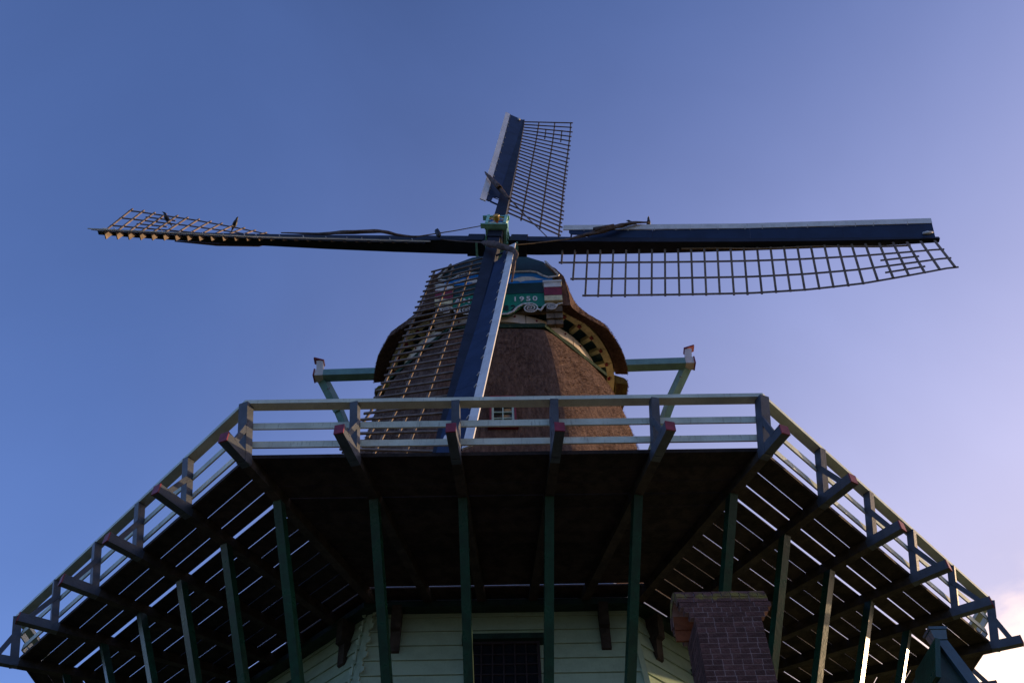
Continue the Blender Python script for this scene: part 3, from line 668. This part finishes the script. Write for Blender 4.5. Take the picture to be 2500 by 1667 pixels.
# ---------------------------------------------------------------- gallery
gal=thing('gallery','dark timber gallery with pale green railing and green struts ringing the mill','gallery',(0,0,10.66))
DZ=10.66
edges=[8.91]; a=8.91
for i in range(11):
    edges.append(a-.291); a-=.291
gaps=[.023,.027,.055,.027,.025,.028,.023,.025,.022,.021,.042,.01]
rnd=random.Random(5)
def trap(o,i_,z0,z1,dx=0):
    m=MB(); m.hexa([V((-o*T8,-o,z0)),V((o*T8,-o,z0)),V((i_*T8,-i_,z0)),V((-i_*T8,-i_,z0)),V((-o*T8,-o,z1)),V((o*T8,-o,z1)),V((i_*T8,-i_,z1)),V((-i_*T8,-i_,z1))]); return m
for k in range(8):
    W=Matrix.Rotation(k*PI/4,4,'Z')
    for i in range(12):
        o=8.91-.291*i; gp_=gaps[i]*(1 if k not in (0,) else (.40 if i not in (2,10) else (.55 if i==2 else 1.1)))*rnd.uniform(.75,1.2)
        if i==11: i_=5.36
        else: i_=o-.291+gp_
        trap(o,i_,DZ+rnd.uniform(0,.004),DZ+.032).build('deck_plank','plank',gal,world=W@Matrix.Rotation(rnd.uniform(-.0009,.0009),4,'Z'))
    trap(8.955,8.915,DZ-.02,DZ+.05).build('deck_edge_board','post' if 0 else 'plank',gal,world=W)
def side_pt(ang,apo):      # point on octagon of apothem apo in direction ang (deg)
    k=round((ang+90)/45); d=ang-(k*45-90); return dirv(ang)*(apo/math.cos(R(d)))
jn=[-112.5+9*i for i in range(40)]
for ang in jn:
    d=dirv(ang); t=V((-d.y,d.x,0)); k=round((ang+90)/45); delta=ang-(k*45-90); cosd=math.cos(R(delta)); corner=abs(abs(delta)-22.5)<.1
    rend=(9.56/cosd if not corner else 10.22)+rnd.uniform(-.03,.03)
    jm=MB(); rs=8.93/cosd
    zc=DZ-.085
    jm.bar(d*5.2+V((0,0,zc)),d*rs+V((0,0,zc)),.14,.165); jm.cur=1; jm.bar(d*rs+V((0,0,zc)),d*rend+V((0,0,zc)),.139,.164)
    j=jm.build('joist',['tar','post'],gal)
    m=MB(); m.bar(d*(rend+.001)+V((0,0,zc)),d*(rend+.022)+V((0,0,zc)),.143,.168); m.build('joist_end','red',j)
    pb=side_pt(ang,8.985)+V((0,0,DZ-.16)); pt_=side_pt(ang,9.235)+V((0,0,11.47))
    m=MB(); m.bar(pb,pt_,.12 if not corner else .15,.12 if not corner else .15,up=d); m.build('rail_post','post',gal)
    # brace from joist tip to post
    sgn=1 if (ang%360>270 or ang%360<90) else -1
    if abs(delta)<9 and k%8 in (0,): sgn=sgn
    a_=d*(rend-.16)+t*.055*sgn*-1+V((0,0,DZ-.03)); b_=pb+(pt_-pb)*.66+t*.055*-sgn
    m=MB(); m.bar(a_,b_,.035,.085,up=t.cross(b_-a_)); m.build('post_brace','post',gal)
    # strut down to the tower foot
    r0=8.15/cosd; top=d*r0+V((0,0,DZ-.17)); bot=d*(6.0/cosd)+V((CX*0,0,5.92)); off=rnd.uniform(-.02,.02)
    dd=(bot-top).normalized(); m=MB(); m.bar(top-dd*.05,bot,.135,.115,up=d); s_=m.build('strut','strut',gal)
for k in range(8):
    W=Matrix.Rotation(k*PI/4,4,'Z')
    def rail(apo,z,w_,h_,name):
        m=MB(); o=apo+w_/2; i_=apo-w_/2
        m.hexa([V((-o*T8,-o,z-h_/2)),V((o*T8,-o,z-h_/2)),V((i_*T8,-i_,z-h_/2)),V((-i_*T8,-i_,z-h_/2)),V((-o*T8,-o,z+h_/2)),V((o*T8,-o,z+h_/2)),V((i_*T8,-i_,z+h_/2)),V((-i_*T8,-i_,z+h_/2))]); return m.build(name,'rail',gal,world=W)
    rail(9.20,11.495,.155,.075,'hand_rail'); rail(9.24-.145-.02,11.17,.026,.125,'guard_rail'); rail(9.11-.145,10.90,.026,.125,'guard_rail')

# ---------------------------------------------------------------- brick chimney with arched hood
FX0,FX1,FY=2.146,2.914,-9.5; DEP=.62; XC=(FX0+FX1)/2
ch=thing('brick_chimney','dark purple brick chimney with mossy arched hood below the gallery','chimney',(XC,FY+DEP/2,0))
CH=.0685; BW=(FX1-FX0)/7
def bmesh_(l,dd,h,ch=.004):
    m=MB(); m.box((0,0,0),(l/2,dd/2,h/2)); return m.mesh('brick')
JT=.0115
MS={'h':bmesh_(BW-JT,.10,CH-JT),'s':bmesh_(2*BW-JT,.10,CH-JT)}
MSM={'h':bmesh_(BW-JT,.10,CH-JT),'s':bmesh_(2*BW-JT,.10,CH-JT)}
for q_ in MS.values(): q_.materials.append(M['brick'])
for q_ in MSM.values(): q_.materials.append(M['mbrick'])
count=[0]
def course(row,x0,x1,place,ms=MS,par=0):
    """bricks along x0..x1 ; place(xc)->matrix"""
    x0-=JT/2; x1+=JT/2; x=x0
    seq=[]
    if row%2: # headers
        n=int(round((x1-x0)/BW)); w_=(x1-x0)/n; seq=[('h',w_)]*n
    else:
        tot=x1-x0; n=int(tot/(2*BW)); rem=tot-n*2*BW
        seq=([('h',rem)] if rem>.03 else [])+[('s',2*BW)]*n
        if (row//2)%2: seq=seq[::-1]
    for kind,w_ in seq:
        base=2*BW if kind=='s' else BW
        Mx=place(x+w_/2)@Matrix.Diagonal(((w_-JT)/(base-JT),1,1,1)); x+=w_
        Mx=Mx@Matrix.Translation((0,random.uniform(-.003,.002),0))
        link('brick',ms[kind],None,ch,Mx); count[0]+=1
ZT=7.50   # top of plain shaft
nr=15
for r in range(nr):
    zc=ZT-(r+.5)*CH
    course(r+1,FX0,FX1,lambda x:Matrix.Translation((x,FY+.05,zc)))
    course(r,FY+.10,FY+DEP,lambda y:Matrix.Translation((FX0+.05,y,zc))@Matrix.Rotation(-PI/2,4,'Z'))
    if r<6: course(r,FY+.10,FY+DEP,lambda y:Matrix.Translation((FX1-.05,y,zc))@Matrix.Rotation(PI/2,4,'Z'))
zb=ZT-nr*CH
m=MB()
nlow=int(zb/CH)
for r in range(nlow):
    zc=zb-(r+.5)*CH; h=(CH-JT)/2
    n=7 if r%2 else 4; w_=(FX1-FX0)/n
    for i in range(n): m.box((FX0+(i+.5)*w_,FY+.05,zc),(w_/2-JT/2,.05,h))
    n=4; w_=DEP/n
    for i in range(n):
        m.box((FX0+.05,FY+.002+(i+.5)*w_,zc),(.05,w_/2-JT/2-.001,h-.0005)); m.box((FX1-.05,FY+.002+(i+.5)*w_,zc),(.05,w_/2-JT/2-.001,h-.0005))
tag(m.build('lower_brickwork','brick',ch),None,kind='stuff')
m=MB(); m.box((XC,FY+DEP/2,(ZT)/2),((FX1-FX0)/2-.006,DEP/2-.006,ZT/2)); m.build('mortar_core','mortar',ch)
# corbel courses widening left and right
z=ZT
for q_,ext in enumerate((.055,.105,.15)):
    zc=z+CH/2
    course(q_,FX0-ext,FX1+ext,lambda x:Matrix.Translation((x,FY+.05-.001*q_,zc)))
    course(q_,FX0-ext,FX1+ext,lambda x:Matrix.Translation((x,FY+DEP-.05+.001*q_,zc)))
    m=MB(); m.box((XC,FY+.05,zc),((FX1-FX0)/2+ext-.006,.044,CH/2)); m.box((XC,FY+DEP-.05,zc),((FX1-FX0)/2+ext-.006,.044,CH/2)); m.build('mortar_bed','mortar',ch)
    z+=CH
X0,X1=FX0-.165,FX1+.13
# barrel hood: front face rises then arches back over
RB=DEP/2; yc=FY+RB; zs=z
arcn=11
pl=[]
for i in range(arcn):
    an=PI*(i+.5)/arcn; pl.append((an))
for q_,an in enumerate(pl):
    ms=MSM if q_ in (1,2,3,4,5,6,7) else MS
    sc_=(PI*RB/arcn)/CH
    def plc(x,an=an):
        c=V((x,yc-math.cos(an)*(RB-.05),zs+math.sin(an)*(RB-.05)*.9)); return Matrix.Translation(c)@Matrix.Rotation(-(an),4,'X')@Matrix.Diagonal((1,1,sc_*.97,1))
    course(q_,X0,X1,plc,ms)
m=MB(); n=20
for i in range(n):
    t0,t1=PI*i/n,PI*(i+1)/n; ro,ri=RB-.010,RB-.11
    P=[]
    for x in (X0+.012,X1-.012): P+=[V((x,yc-math.cos(t)*r,zs+math.sin(t)*r*.9)) for r,t in((ro,t0),(ro,t1),(ri,t1),(ri,t0))]
    m.hexa([P[0],P[1],P[2],P[3],P[4],P[5],P[6],P[7]])
m.build('hood_lining','mortar',ch)
m=MB(); m.box((XC,FY+DEP-.125,zs-CH*1.5),((FX1-FX0)/2+.15,.02,CH*1.6)); m.box((XC,FY+DEP-.135,zs+.05),((FX1-FX0)/2+.15,.02,.12)); m.build('flue_lining','terra',ch)
# ---------------------------------------------------------------- steep timber gable of a shed
GY=-11.0; k_=1.505
def gq(x,z): # scaled about camera in the old layout, now a fixed world shape
    return V((x,GY,z))
ax_,az_=4.00,6.21
hg=thing('hoist_gable','dark teal steep wooden gable with flared cap block under the right gallery corner','hoist gable',(4.0,GY,0))
rs=.50  # half-width growth per metre down
m=MB(); m.prism([gq(ax_-.02,az_-.03),gq(ax_+.06,az_-.03),gq(ax_+.50,az_-1.6),gq(ax_+.50,0.0),gq(ax_-.12,0.0),gq(ax_-.12,az_-.62),gq(ax_-.155,az_-.42)],(0,.9,0)); m.build('gable_wall','dkgreen',hg)
m=MB(); m.prism([gq(ax_-.02,az_-.02)+V((0,-.05,0)),gq(ax_+.082,az_-.02)+V((0,-.05,0)),gq(ax_+.56,az_-1.6)+V((0,-.05,0)),gq(ax_+.44,az_-1.6)+V((0,-.05,0))],(0,.045,0)); m.build('right_barge_board','hoist',hg)
m=MB(); m.prism([gq(ax_-.045,az_-.02)+V((0,-.09,0)),gq(ax_-.005,az_-.04)+V((0,-.09,0)),gq(ax_-.135,az_-.43)+V((0,-.09,0)),gq(ax_-.18,az_-.42)+V((0,-.09,0))],(0,.6,0)); m.build('left_barge_board','strut',hg)
m=MB(); c=gq(ax_+.022,az_); m.hexa([c+V((sx*.058,sy*.06,-.02)) for sx,sy in((-1,-1),(1,-1),(1,1),(-1,1))]+[c+V((sx*.075,sy*.075,.075)) for sx,sy in((-1,-1),(1,-1),(1,1),(-1,1))]); m.box(c+V((0,0,.09)),(.085,.085,.014)); m.build('cap_block','hoist',hg)
